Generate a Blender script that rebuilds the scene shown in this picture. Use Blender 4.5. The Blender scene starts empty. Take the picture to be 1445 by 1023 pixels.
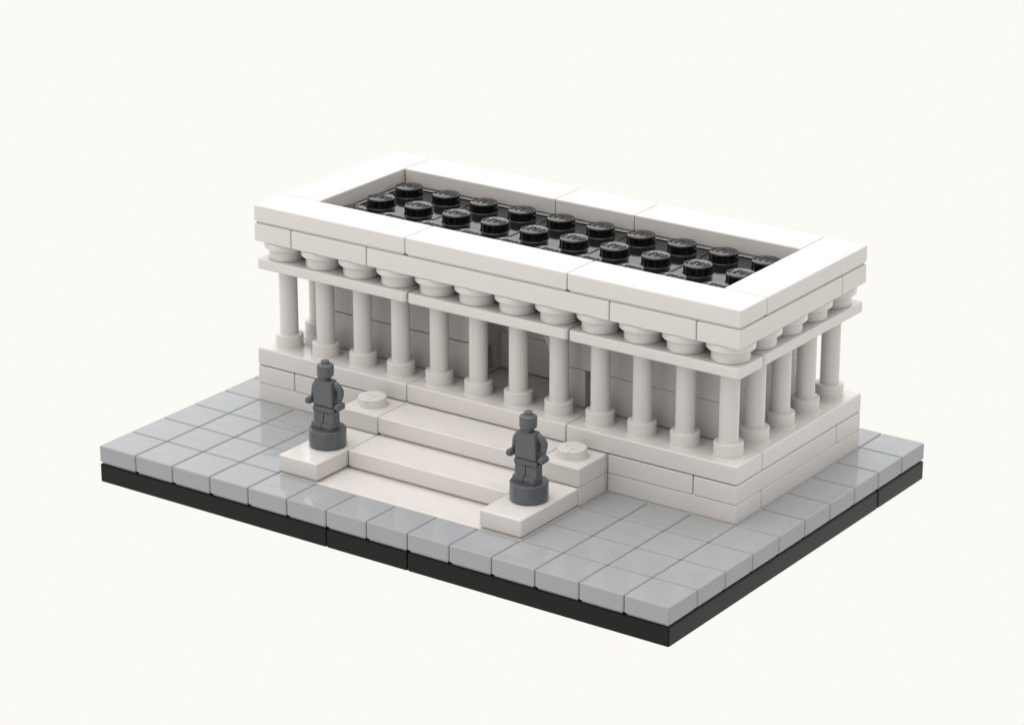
import bpy, bmesh, math, random
from mathutils import Vector, Matrix

random.seed(4)
S = 0.008                    # one stud pitch of the toy bricks, in metres
scene = bpy.context.scene
COL = scene.collection

# ------------------------------------------------------------------ camera
cam_data = bpy.data.cameras.new('camera')
cam_data.sensor_width = 36.0
cam_data.lens = 36.0 * 4209.0 / 1445.0
cam_data.clip_start = 0.02
cam_data.clip_end = 50.0
cam = bpy.data.objects.new('camera', cam_data)
COL.objects.link(cam)
AZ, EL = -0.611, 0.3503
cam.location = Vector((40.1058, -42.2808, 23.696)) * S
fwd = Vector((math.sin(AZ) * math.cos(EL), math.cos(AZ) * math.cos(EL), -math.sin(EL)))
cam.rotation_euler = fwd.to_track_quat('-Z', 'Y').to_euler()
scene.camera = cam

# ------------------------------------------------------------------ world: a plain cream studio surround
world = bpy.data.worlds.new('World')
scene.world = world
world.use_nodes = True
nt = world.node_tree
nt.nodes.clear()
wo = nt.nodes.new('ShaderNodeOutputWorld')
wb = nt.nodes.new('ShaderNodeBackground')
wc = nt.nodes.new('ShaderNodeTexCoord')
ws = nt.nodes.new('ShaderNodeSeparateXYZ')
wr = nt.nodes.new('ShaderNodeValToRGB')        # studio brightness from the floor up to the ceiling
wm = nt.nodes.new('ShaderNodeMath')
wm.operation = 'MULTIPLY_ADD'
wm.inputs[1].default_value = 0.5
wm.inputs[2].default_value = 0.5
wd = nt.nodes.new('ShaderNodeVectorMath')       # how far a direction lies towards the backdrop
wd.operation = 'DOT_PRODUCT'
wd.inputs[1].default_value = (math.sin(AZ), math.cos(AZ), 0)
wf = nt.nodes.new('ShaderNodeMapRange')
wf.interpolation_type = 'SMOOTHSTEP'
wf.inputs['From Min'].default_value = 0.15
wf.inputs['From Max'].default_value = 0.60
wx = nt.nodes.new('ShaderNodeMix')
wx.data_type = 'RGBA'
CREAM = (0.967, 0.958, 0.911, 1)
nt.links.new(wc.outputs['Generated'], ws.inputs[0])
nt.links.new(wc.outputs['Generated'], wd.inputs[0])
nt.links.new(ws.outputs['Z'], wm.inputs[0])
nt.links.new(wm.outputs[0], wr.inputs[0])
nt.links.new(wd.outputs['Value'], wf.inputs['Value'])
nt.links.new(wf.outputs[0], wx.inputs[0])
wr2 = nt.nodes.new('ShaderNodeValToRGB')       # the backdrop: even cream, brighter white ceiling above it
nt.links.new(ws.outputs['Z'], wr2.inputs[0])
wr2.color_ramp.elements[0].position = 0.03
wr2.color_ramp.elements[0].color = CREAM
wr2.color_ramp.elements[1].position = 0.30
wr2.color_ramp.elements[1].color = (1.55, 1.55, 1.57, 1)
nt.links.new(wr2.outputs[0], [i for i in wx.inputs if i.name == 'B' and i.type == 'RGBA'][0])
nt.links.new([o for o in wx.outputs if o.type == 'RGBA'][0], wb.inputs[0])
nt.links.new(wb.outputs[0], wo.inputs[0])
e = wr.color_ramp.elements
e[0].position = 0.0
e[0].color = (1.0, 0.99, 0.96, 1)
e[1].position = 1.0
e[1].color = (1.20, 1.185, 1.165, 1)
for p, c in ((0.44, (1.03, 1.02, 0.985, 1)), (0.53, (0.66, 0.655, 0.65, 1)), (0.75, (0.80, 0.795, 0.79, 1))):
    k = e.new(p)
    k.color = c
# the right-hand side of the studio is a little dimmer
wa = nt.nodes.new('ShaderNodeMapRange')
wa.inputs['From Min'].default_value = -0.2
wa.inputs['From Max'].default_value = 0.9
wa.inputs['To Min'].default_value = 1.0
wa.inputs['To Max'].default_value = 0.69
wv = nt.nodes.new('ShaderNodeVectorMath')
wv.operation = 'SCALE'
nt.links.new(ws.outputs['X'], wa.inputs['Value'])
nt.links.new(wr.outputs[0], wv.inputs[0])
nt.links.new(wa.outputs[0], wv.inputs['Scale'])
nt.links.new(wv.outputs[0], [i for i in wx.inputs if i.name == 'A' and i.type == 'RGBA'][0])
wb.inputs[1].default_value = 1.0

# ------------------------------------------------------------------ lamps: one big softbox overhead
def area(name, loc, target, size, power, color):
    d = bpy.data.lights.new(name, 'AREA')
    d.shape = 'SQUARE'
    d.size = size
    d.energy = power
    d.color = color
    o = bpy.data.objects.new(name, d)
    o.location = Vector(loc)
    o.rotation_euler = (Vector(target) - Vector(loc)).to_track_quat('-Z', 'Y').to_euler()
    COL.objects.link(o)
    return o
CENTRE = (7 * S, 5 * S, 0.02)
area('overhead_softbox', (0.0, -0.05, 0.8), CENTRE, 0.6, 2.05, (1.0, 0.985, 0.97))

scene.view_settings.view_transform = 'Standard'
scene.view_settings.look = 'None'
scene.view_settings.exposure = 0.0
scene.view_settings.gamma = 1.0
scene.view_settings.use_curve_mapping = False
scene.render.engine = 'CYCLES'
scene.cycles.use_denoising = True
scene.cycles.max_bounces = 12
scene.cycles.diffuse_bounces = 1
scene.cycles.glossy_bounces = 6

# ------------------------------------------------------------------ materials (moulded plastic)
def plastic(name, base, rough=0.16, spec=0.5, wave=0.02, wave_scale=130.0, var=0.02, grain=0.004):
    m = bpy.data.materials.new(name)
    m.use_nodes = True
    t = m.node_tree
    b = t.nodes['Principled BSDF']
    b.inputs['Specular IOR Level'].default_value = spec
    tc = t.nodes.new('ShaderNodeTexCoord')
    geo = t.nodes.new('ShaderNodeNewGeometry')
    # faint colour difference from piece to piece
    oi = t.nodes.new('ShaderNodeObjectInfo')
    mr = t.nodes.new('ShaderNodeMapRange')
    mr.inputs['To Min'].default_value = 1.0 - var
    mr.inputs['To Max'].default_value = 1.0 + var
    t.links.new(oi.outputs['Random'], mr.inputs['Value'])
    mix = t.nodes.new('ShaderNodeVectorMath')
    mix.operation = 'SCALE'
    mix.inputs[0].default_value = base
    t.links.new(mr.outputs[0], mix.inputs['Scale'])
    t.links.new(mix.outputs[0], b.inputs['Base Color'])
    # moulded surface: very low waves, plus a fine grain
    n1 = t.nodes.new('ShaderNodeTexNoise')
    n1.inputs['Scale'].default_value = wave_scale
    n1.inputs['Detail'].default_value = 1.0
    t.links.new(tc.outputs['Object'], n1.inputs['Vector'])
    b1 = t.nodes.new('ShaderNodeBump')
    b1.inputs['Strength'].default_value = 1.0
    b1.inputs['Distance'].default_value = wave * S
    t.links.new(n1.outputs['Fac'], b1.inputs['Height'])
    n2 = t.nodes.new('ShaderNodeTexNoise')
    n2.inputs['Scale'].default_value = 2500.0
    n2.inputs['Detail'].default_value = 2.0
    t.links.new(tc.outputs['Object'], n2.inputs['Vector'])
    b2 = t.nodes.new('ShaderNodeBump')
    b2.inputs['Strength'].default_value = 1.0
    b2.inputs['Distance'].default_value = grain * S * 0.1
    t.links.new(n2.outputs['Fac'], b2.inputs['Height'])
    t.links.new(b1.outputs[0], b2.inputs['Normal'])
    t.links.new(b2.outputs[0], b.inputs['Normal'])
    n3 = t.nodes.new('ShaderNodeTexNoise')
    n3.inputs['Scale'].default_value = 300.0
    t.links.new(tc.outputs['Object'], n3.inputs['Vector'])
    r = t.nodes.new('ShaderNodeMapRange')
    r.inputs['To Min'].default_value = rough * 0.75
    r.inputs['To Max'].default_value = rough * 1.25
    t.links.new(n3.outputs['Fac'], r.inputs['Value'])
    t.links.new(r.outputs[0], b.inputs['Roughness'])
    return m

WHITE = plastic('white_plastic', (0.81, 0.768, 0.736), rough=0.11, spec=0.32, var=0.008)
GREY = plastic('light_grey_plastic', (0.395, 0.407, 0.419), rough=0.035, spec=0.17, var=0.012, wave=0.016, wave_scale=190.0)
BLACK = plastic('gloss_black_plastic', (0.006, 0.006, 0.006), rough=0.09, spec=0.5, var=0.0, wave=0.004)
SATIN = plastic('satin_black_plastic', (0.006, 0.006, 0.006), rough=0.2, spec=0.2, var=0.0, wave=0.004)
DARK = plastic('dark_grey_plastic', (0.103, 0.112, 0.120), rough=0.17, spec=0.5, var=0.0)

# ------------------------------------------------------------------ mesh helpers (all lengths in studs)
def finish(bm, name, mat, parent=None, weighted=True, loc=None):
    bmesh.ops.recalc_face_normals(bm, faces=bm.faces)
    for v in bm.verts:
        v.co *= S
    for f in bm.faces:
        f.smooth = True
    me = bpy.data.meshes.new(name)
    bm.to_mesh(me)
    bm.free()
    me.materials.append(mat)
    o = bpy.data.objects.new(name, me)
    COL.objects.link(o)
    if weighted:
        w = o.modifiers.new('normals', 'WEIGHTED_NORMAL')
        w.keep_sharp = True
        w.weight = 100
    if parent is not None:
        o.parent = parent
    if loc is not None:
        o.location = Vector(loc) * S
    return o

def add_box(bm, x0, x1, y0, y1, z0, z1, bev=0.036, seg=3, vert_bev=None, round_foot=False):
    t = bmesh.new()
    bmesh.ops.create_cube(t, size=1.0)
    for v in t.verts:
        v.co = Vector((x0 if v.co.x < 0 else x1, y0 if v.co.y < 0 else y1, z0 if v.co.z < 0 else z1))
    if vert_bev:
        ed = [e for e in t.edges if abs(e.verts[0].co.z - e.verts[1].co.z) > 1e-6 and vert_bev[1](e.verts[0].co)]
        bmesh.ops.bevel(t, geom=ed, offset=vert_bev[0], segments=6, profile=0.5, affect='EDGES')
    if bev > 0:
        ed = [e for e in t.edges if len(e.link_faces) == 2 and e.calc_face_angle(0) > 0.9 and (round_foot or max(v.co.z for v in e.verts) > z0 + 1e-6)]
        bmesh.ops.bevel(t, geom=ed, offset=bev, segments=seg, profile=0.5, affect='EDGES', clamp_overlap=True)
    for e in t.edges:
        if len(e.link_faces) == 2 and e.calc_face_angle(0) > 0.9:
            e.smooth = False
    merge(bm, t)

def merge(bm, t, mat=None):
    if mat is not None:
        t.transform(mat)
    me = bpy.data.meshes.new('tmp')
    t.to_mesh(me)
    t.free()
    bm.from_mesh(me)
    bpy.data.meshes.remove(me)

G = 0.007     # half the gap between neighbouring pieces

def brick(name, mat, parent, x0, x1, y0, y1, z0, z1, groove=0.0, bev=0.036, gz=0.009):
    """One moulded piece.  groove: height of the recessed foot that tiles have."""
    bm = bmesh.new()
    cx, cy = (x0 + x1) / 2, (y0 + y1) / 2
    add_box(bm, x0 + G - cx, x1 - G - cx, y0 + G - cy, y1 - G - cy, groove or gz, z1 - z0, bev)
    if groove:
        add_box(bm, x0 + .052 - cx, x1 - .052 - cx, y0 + .052 - cy, y1 - .052 - cy, 0.002, groove + 0.05, 0)
    return finish(bm, name, mat, parent, loc=(cx, cy, z0) if parent is None else loc_in(parent, (cx, cy, z0)))

def loc_in(parent, p):
    w = Vector(p)
    q = parent
    while q is not None:
        w = w - Vector(q.location) / S
        q = q.parent
    return w

def add_lathe(bm, prof, cx=0, cy=0, n=48):
    """Revolve (r, z) points; ends with r == 0 are closed to a pole."""
    rings = []
    for r, z in prof:
        if r < 1e-6:
            rings.append([bm.verts.new((cx, cy, z))])
        else:
            rings.append([bm.verts.new((cx + r * math.cos(2 * math.pi * k / n), cy + r * math.sin(2 * math.pi * k / n), z)) for k in range(n)])
    for a, b in zip(rings, rings[1:]):
        for k in range(n):
            k2 = (k + 1) % n
            if len(a) == 1 and len(b) == 1:
                continue
            if len(a) == 1:
                bm.faces.new((a[0], b[k], b[k2]))
            elif len(b) == 1:
                bm.faces.new((a[k], b[0], a[k2]))
            else:
                bm.faces.new((a[k], b[k], b[k2], a[k2]))

def arc(cx, cz, r, a0, a1, n=5):
    return [(cx + r * math.cos(math.radians(a0 + (a1 - a0) * i / n)), cz + r * math.sin(math.radians(a0 + (a1 - a0) * i / n))) for i in range(n + 1)]

def add_tube(bm, pts, rad, n=10, up=None):
    """Sweep a circle along points; rad is a number or a list."""
    pts = [Vector(p) for p in pts]
    rads = rad if isinstance(rad, (list, tuple)) else [rad] * len(pts)
    rings = []
    ref = Vector(up) if up else Vector((0, 0, 1))
    for i, p in enumerate(pts):
        d = (pts[min(i + 1, len(pts) - 1)] - pts[max(i - 1, 0)]).normalized()
        a = ref.cross(d)
        if a.length < 1e-4:
            a = Vector((1, 0, 0)).cross(d)
        a.normalize()
        b = d.cross(a)
        rings.append([bm.verts.new(p + (a * math.cos(2 * math.pi * k / n) + b * math.sin(2 * math.pi * k / n)) * rads[i]) for k in range(n)])
    for a, b in zip(rings, rings[1:]):
        for k in range(n):
            bm.faces.new((a[k], a[(k + 1) % n], b[(k + 1) % n], b[k]))
    bm.faces.new(rings[0][::-1])
    bm.faces.new(rings[-1])

def letters():
    """Stroke paths of the raised lettering LEGO, in a box one unit high."""
    out = []
    w, pitch = 0.46, 0.68
    x = 0.0
    out.append([(x, 1), (x, 0), (x + w, 0)])
    x += pitch
    out.append([(x + w, 1), (x, 1), (x, 0), (x + w, 0)])
    out.append([(x, .5), (x + w * .85, .5)])
    x += pitch
    g = [(x + .27 + .27 * math.cos(math.radians(a)), .5 + .5 * math.sin(math.radians(a))) for a in range(50, 331, 20)]
    g += [(x + .54, .45), (x + .3, .45)]
    out.append(g)
    x += pitch + .08
    out.append([(x + .27 + .27 * math.cos(math.radians(a)), .5 + .5 * math.sin(math.radians(a))) for a in range(0, 361, 20)])
    total = x + .54
    return out, total

def stud_mesh(bm, rot=0.0, raise_=-0.001, lw=0.0165, r=0.3, h=0.205, z=0.0, cx=0.0, cy=0.0, text=True, base=-0.05):
    prof = [(r + .018, z + base), (r + .018, z + 0.002)] + arc(r + .018, z + .02, .018, 270, 180, 3)[1:] + arc(r - .028, z + h - .028, .028, 0, 90, 5) + [(0, z + h)]
    add_lathe(bm, prof, cx, cy)
    if text:
        strokes, total = letters()
        k = 0.185
        for s in strokes:
            pts = []
            for (u, v) in s:
                X = (u - total / 2) * k + (v - .5) * k * .22
                Y = (v - .5) * k
                c, q = math.cos(rot), math.sin(rot)
                pts.append((cx + X * c - Y * q, cy + X * q + Y * c, z + h + raise_))
            add_tube(bm, pts, lw, 8)

def thing(name, label, cat, loc, group=None):
    o = bpy.data.objects.new(name, None)
    o.empty_display_size = 0.01
    COL.objects.link(o)
    o.location = Vector(loc) * S
    o['label'] = label
    o['category'] = cat
    if group:
        o['group'] = group
    return o

def copy_part(src, loc, parent=None):
    c = src.copy()
    COL.objects.link(c)
    if parent is not None:
        c.parent = parent
    c.location = Vector(loc) * S
    for ch in src.children:
        d = ch.copy()
        COL.objects.link(d)
        d.parent = c
    return c

# ------------------------------------------------------------------ display base
base = thing('display_base', 'flat black base paved with square light grey tiles carrying the white building', 'display base', (7, 5, 0))
for x0, x1 in ((0, 6), (6, 8), (8, 14)):
    for y0, y1 in ((0, 8), (8, 10)):
        brick('base_plate', SATIN, base, x0, x1, y0, y1, 0, 0.4)
first = None
for j in range(10):
    for i in range(14):
        if 1 <= i < 13 and 4 <= j < 9:
            continue
        if 4 <= i < 10 and 1 <= j < 4:
            continue
        if first is None:
            first = brick('paving_tile', GREY, base, i, i + 1, j, j + 1, 0.4, 0.8, groove=0.056)
        else:
            copy_part(first, loc_in(base, (i + .5, j + .5, 0.4)))

# ------------------------------------------------------------------ staircase
stairs = thing('staircase', 'low white staircase with two steps between side blocks in front of the columns', 'staircase', (7, 2.5, 0.4))
brick('stair_floor', WHITE, stairs, 4, 10, 1, 4, 0.4, 0.8)
brick('step', WHITE, stairs, 5, 9, 2, 4, 0.8, 1.2, groove=0.056)
brick('step', WHITE, stairs, 5, 9, 3, 4, 1.2, 1.6, groove=0.056)
for x0 in (4, 9):
    brick('pedestal', WHITE, stairs, x0, x0 + 1, 1, 3, 0.8, 1.2, groove=0.056)
    brick('side_block', WHITE, stairs, x0, x0 + 1, 3, 4, 0.8, 1.2)
    top = brick('side_block', WHITE, stairs, x0, x0 + 1, 3, 4, 1.2, 1.6)
    bm = bmesh.new()
    stud_mesh(bm, rot=math.pi / 2, raise_=-.004, lw=.0155)
    finish(bm, 'stud', WHITE, top, loc=(0, 0, 0.4))

# ------------------------------------------------------------------ temple
temple = thing('columned_building', 'white flat roofed building with round columns on every side and black studded roof', 'building', (7, 6.5, 0.4))
brick('foundation', WHITE, temple, 1, 13, 4, 9, 0.4, 0.8)
# lowest course
for x0, x1, y0, y1 in ((1, 4, 4, 5), (4, 10, 4, 5), (10, 13, 4, 5), (1, 2, 5, 9), (12, 13, 5, 9), (2, 12, 8, 9), (2, 12, 5, 8)):
    brick('plinth_block', WHITE, temple, x0, x1, y0, y1, 0.8, 1.2)
# middle course
for x0, x1, y0, y1 in ((1, 2, 4, 5), (2, 4, 4, 5), (4, 10, 4, 5), (10, 12, 4, 5), (12, 13, 4, 8), (12, 13, 8, 9), (1, 2, 5, 9), (2, 12, 8, 9), (2, 12, 5, 8)):
    brick('plinth_block', WHITE, temple, x0, x1, y0, y1, 1.2, 1.6)
# colonnade pieces: slab, columns, beam
slabs = [(1, 5, 4, 5), (5, 9, 4, 5), (9, 13, 4, 5), (12, 13, 5, 9), (1, 2, 5, 9), (2, 4, 8, 9), (4, 8, 8, 9), (8, 12, 8, 9)]
for x0, x1, y0, y1 in slabs:
    brick('column_slab', WHITE, temple, x0, x1, y0, y1, 1.6, 2.0, gz=0.026)
    cx, cy = (x0 + x1) / 2, (y0 + y1) / 2
    lx, ly = x1 - x0, y1 - y0
    gx, gy = (0.02, 0.035) if lx > ly else (0.035, 0.02)
    bm = bmesh.new()
    add_box(bm, -lx / 2 + gx, lx / 2 - gx, -ly / 2 + gy, ly / 2 - gy, 0, 0.225, bev=0.03, vert_bev=(0.085, lambda c: True), round_foot=True)
    finish(bm, 'beam', WHITE, temple, loc=loc_in(temple, (cx, cy, 3.775)))

proto = None
spots = []
for x0, x1, y0, y1 in slabs:
    for i in range(x0, x1):
        for j in range(y0, y1):
            spots.append((i + .5, j + .5))
for (x, y) in spots:
    if proto is None:
        bm = bmesh.new()
        add_lathe(bm, [(0, .2)] + [(.2, .2), (.2, 1.79), (0, 1.79)], n=40)
        proto = finish(bm, 'column', WHITE, temple, loc=loc_in(temple, (x, y, 2.0)))
        bm = bmesh.new()
        prof = [(.325, -.02), (.325, .003)] + arc(.325, .028, .025, 270, 180, 3)[1:] + arc(.273, .262, .027, 0, 90, 4) + [(.215, .289)] + arc(.215, .304, .015, 270, 180, 3)[1:] + [(.2, .32), (.19, .32)]
        add_lathe(bm, prof, n=48)
        finish(bm, 'foot', WHITE, proto, loc=(0, 0, 0))
        bm = bmesh.new()
        prof = [(0, 0)] + [(.385, 0)] + [(.392, .015), (.392, .232)] + [(.40, .238)] + arc(.455, .275, .037, 270, 360, 4) + [(.492, .372)] + arc(.47, .375, .022, 0, 90, 3) + [(0, .397)]
        add_lathe(bm, prof, n=56)
        finish(bm, 'capital', WHITE, proto, loc=(0, 0, 2.0))
    else:
        copy_part(proto, loc_in(temple, (x, y, 2.0)))

# inner walls around the dark chamber
def wall(name, x0, x1, y0, y1, z0, z1, **k):
    return brick(name, WHITE, temple, x0, x1, y0, y1, z0, z1, **k)
brick('chamber_floor', WHITE, temple, 2, 12, 5, 8, 1.6, 1.985)
bm = bmesh.new()                                            # left of the portal, with a niche in its jamb
for b in ((2 + G, 5.6, 5 + G, 6 - G, 2.0, 2.789), (5.6, 6 - G, 5 + G, 5.3, 2.0, 2.789), (5.6, 6 - G, 5.78, 6 - G, 2.0, 2.789),
          (5.6, 6 - G, 5.3, 5.78, 2.58, 2.789), (5.6, 6 - G, 5.3, 5.78, 2.0, 2.07)):
    add_box(bm, *b, bev=0)
o = finish(bm, 'inner_wall', WHITE, temple, loc=loc_in(temple, (0, 0, 0)))
for f in o.data.polygons:
    f.use_smooth = False
wall('inner_wall', 8, 8.8, 5, 6, 2.0, 2.8, bev=.015)
wall('inner_wall', 9.2, 12, 5, 6, 2.0, 2.8, bev=.015)
wall('inner_wall', 8.8, 9.2, 5.5, 6, 2.0, 2.8, bev=.0)
wall('inner_wall', 2, 12, 6, 7, 2.0, 2.8, bev=.015)
wall('inner_wall', 2, 12, 7, 8, 2.0, 2.8, bev=.015)
wall('inner_wall', 2, 5, 5, 6, 2.8, 4.0, bev=.015)
wall('inner_wall', 9, 12, 5, 6, 2.8, 4.0, bev=.015)
wall('inner_wall', 2, 12, 6, 8, 2.8, 4.0, bev=.015)
wall('inner_wall', 2, 12, 5, 8, 4.0, 4.4, bev=.015)
# arch over the portal
bm = bmesh.new()
R = .93
low = [(-2 + G, .012), (-R - .001, .012)] + [(R * math.cos(math.radians(t)), R * math.sin(math.radians(t)) + .012) for t in range(180, -1, -9)] + [(R + .001, .012), (2 - G, .012)]
cols = []
for (px, pz) in low:
    cols.append([bm.verts.new(c) for c in ((px, -.5 + G, pz), (px, -.5 + G, 1.2 - G), (px, .5 - G, 1.2 - G), (px, .5 - G, pz))])
for p, q in zip(cols, cols[1:]):
    for k in range(4):
        bm.faces.new((p[k], p[(k + 1) % 4], q[(k + 1) % 4], q[k]))
bm.faces.new(cols[0])
bm.faces.new(cols[-1])
arch = finish(bm, 'arch', WHITE, temple, loc=loc_in(temple, (7, 5.5, 2.8)))
for f in arch.data.polygons:
    f.use_smooth = False

# cornice course
for x0, x1, y0, y1 in ((1, 2, 4, 5), (2, 4, 4, 5), (4, 10, 4, 5), (10, 12, 4, 5), (12, 13, 4, 8), (12, 13, 8, 9), (1, 2, 5, 9), (2, 6, 8, 9), (6, 12, 8, 9)):
    brick('cornice_block', WHITE, temple, x0, x1, y0, y1, 4.4, 4.8)
# parapet tiles
for x0, x1, y0, y1 in ((1, 5, 4, 5), (5, 9, 4, 5), (9, 13, 4, 5), (12, 13, 5, 9), (1, 2, 5, 9), (2, 6, 8, 9), (6, 8, 8, 9), (8, 12, 8, 9)):
    brick('parapet_tile', WHITE, temple, x0, x1, y0, y1, 4.8, 5.2, groove=0.056)
# black roof deck with studs
sproto = None
for k in range(5):
    deck = brick('roof_plate', BLACK, temple, 2 + 2 * k, 4 + 2 * k, 5, 8, 4.4, 4.8)
    for i in (-.5, .5):
        for j in (-1, 0, 1):
            if sproto is None:
                bm = bmesh.new()
                stud_mesh(bm)
                sproto = finish(bm, 'stud', BLACK, deck, loc=(i, j, .4))
            else:
                copy_part(sproto, (i, j, .4), deck)

# ------------------------------------------------------------------ statues
def tapered(bm, x0, x1, X0, X1, y0, y1, Y0, Y1, z0, z1, bev=0.02):
    t = bmesh.new()
    bmesh.ops.create_cube(t, size=1.0)
    for v in t.verts:
        if v.co.z < 0:
            v.co = Vector((x0 if v.co.x < 0 else x1, y0 if v.co.y < 0 else y1, z0))
        else:
            v.co = Vector((X0 if v.co.x < 0 else X1, Y0 if v.co.y < 0 else Y1, z1))
    bmesh.ops.bevel(t, geom=list(t.edges), offset=bev, segments=3, profile=0.5, affect='EDGES', clamp_overlap=True)
    merge(bm, t)

def statue(x, label):
    r = thing('figure_statue', label, 'statue', (x, 2.0, 1.2), 'dark grey figure statues beside the steps')
    bm = bmesh.new()
    add_lathe(bm, [(0, 0), (.375, 0)] + arc(.365, .02, .022, 300, 360, 2) + arc(.362, .36, .025, 0, 90, 4) + [(0, .385)], n=56)
    finish(bm, 'round_base', DARK, r)
    for s in (-1, 1):
        bm = bmesh.new()
        a, b = (0.006, .255) if s > 0 else (-.255, -.006)
        prof = [(-.215, .38), (.085, .38), (.085, .80), (-.12, .80), (-.14, .535), (-.215, .52)]
        t = bmesh.new()
        va = [t.verts.new((a, p[0], p[1])) for p in prof]
        vb = [t.verts.new((b, p[0], p[1])) for p in prof]
        for k in range(6):
            t.faces.new((va[k], va[(k + 1) % 6], vb[(k + 1) % 6], vb[k]))
        t.faces.new(va[::-1])
        t.faces.new(vb)
        bmesh.ops.recalc_face_normals(t, faces=t.faces)
        bmesh.ops.bevel(t, geom=[e for e in t.edges], offset=.013, segments=2, profile=.5, affect='EDGES', clamp_overlap=True)
        merge(bm, t)
        finish(bm, 'leg', DARK, r)
    bm = bmesh.new()
    add_box(bm, -.262, .262, -.11, .08, .78, .88, .015, 2)
    add_tube(bm, [(-.262, -.075, .79), (-.25, -.075, .79), (.25, -.075, .79), (.262, -.075, .79)], [.07, .085, .085, .07], 20)
    finish(bm, 'hips', DARK, r)
    bm = bmesh.new()
    tapered(bm, -.258, .258, -.21, .21, -.155, .085, -.145, .075, .875, 1.44, .03)
    add_lathe(bm, [(0, 1.40), (.11, 1.40), (.11, 1.53), (0, 1.53)], 0, -.035, 28)
    finish(bm, 'torso', DARK, r)
    bm = bmesh.new()
    hz = 1.50
    add_lathe(bm, [(0, hz), (.12, hz)] + arc(.13, hz + .048, .048, 290, 360, 5) + arc(.13, hz + .212, .048, 0, 82, 6) + [(.085, hz + .262), (.085, hz + .325)] + arc(.073, hz + .328, .012, 0, 90, 3) + [(0, hz + .34)], 0, -.035, 40)
    finish(bm, 'head', DARK, r)
    for s in (-1, 1):
        bm = bmesh.new()
        add_tube(bm, [(s * .12, .02, 1.345), (s * .175, .02, 1.345), (s * .220, .022, 1.325), (s * .300, .034, 1.250), (s * .328, .036, 1.205), (s * .334, .028, 1.165), (s * .332, -.002, 1.06), (s * .331, -.006, 1.04)],
                 [.045, .068, .076, .074, .073, .070, .064, .060], 22, up=(0, 1, 0))
        arm = finish(bm, 'arm', DARK, r)
        bm = bmesh.new()
        add_tube(bm, [(s * .332, -.002, 1.07), (s * .368, -.05, .95)], .042, 14, up=(0, 1, 0))
        add_tube(bm, [(s * .378, .03, .925), (s * .378, .018, .925), (s * .380, -.128, .925), (s * .380, -.142, .925)], [.066, .078, .078, .066], 24)
        add_tube(bm, [(s * .380, -.14, .925), (s * .380, -.168, .925), (s * .380, -.178, .925)], [.062, .062, .050], 20)
        finish(bm, 'hand', DARK, arm)
    return r

statue(4.5, 'dark grey toy figure statue on the pedestal left of the white steps')
statue(9.5, 'dark grey toy figure statue on the pedestal right of the white steps, nearest the corner')
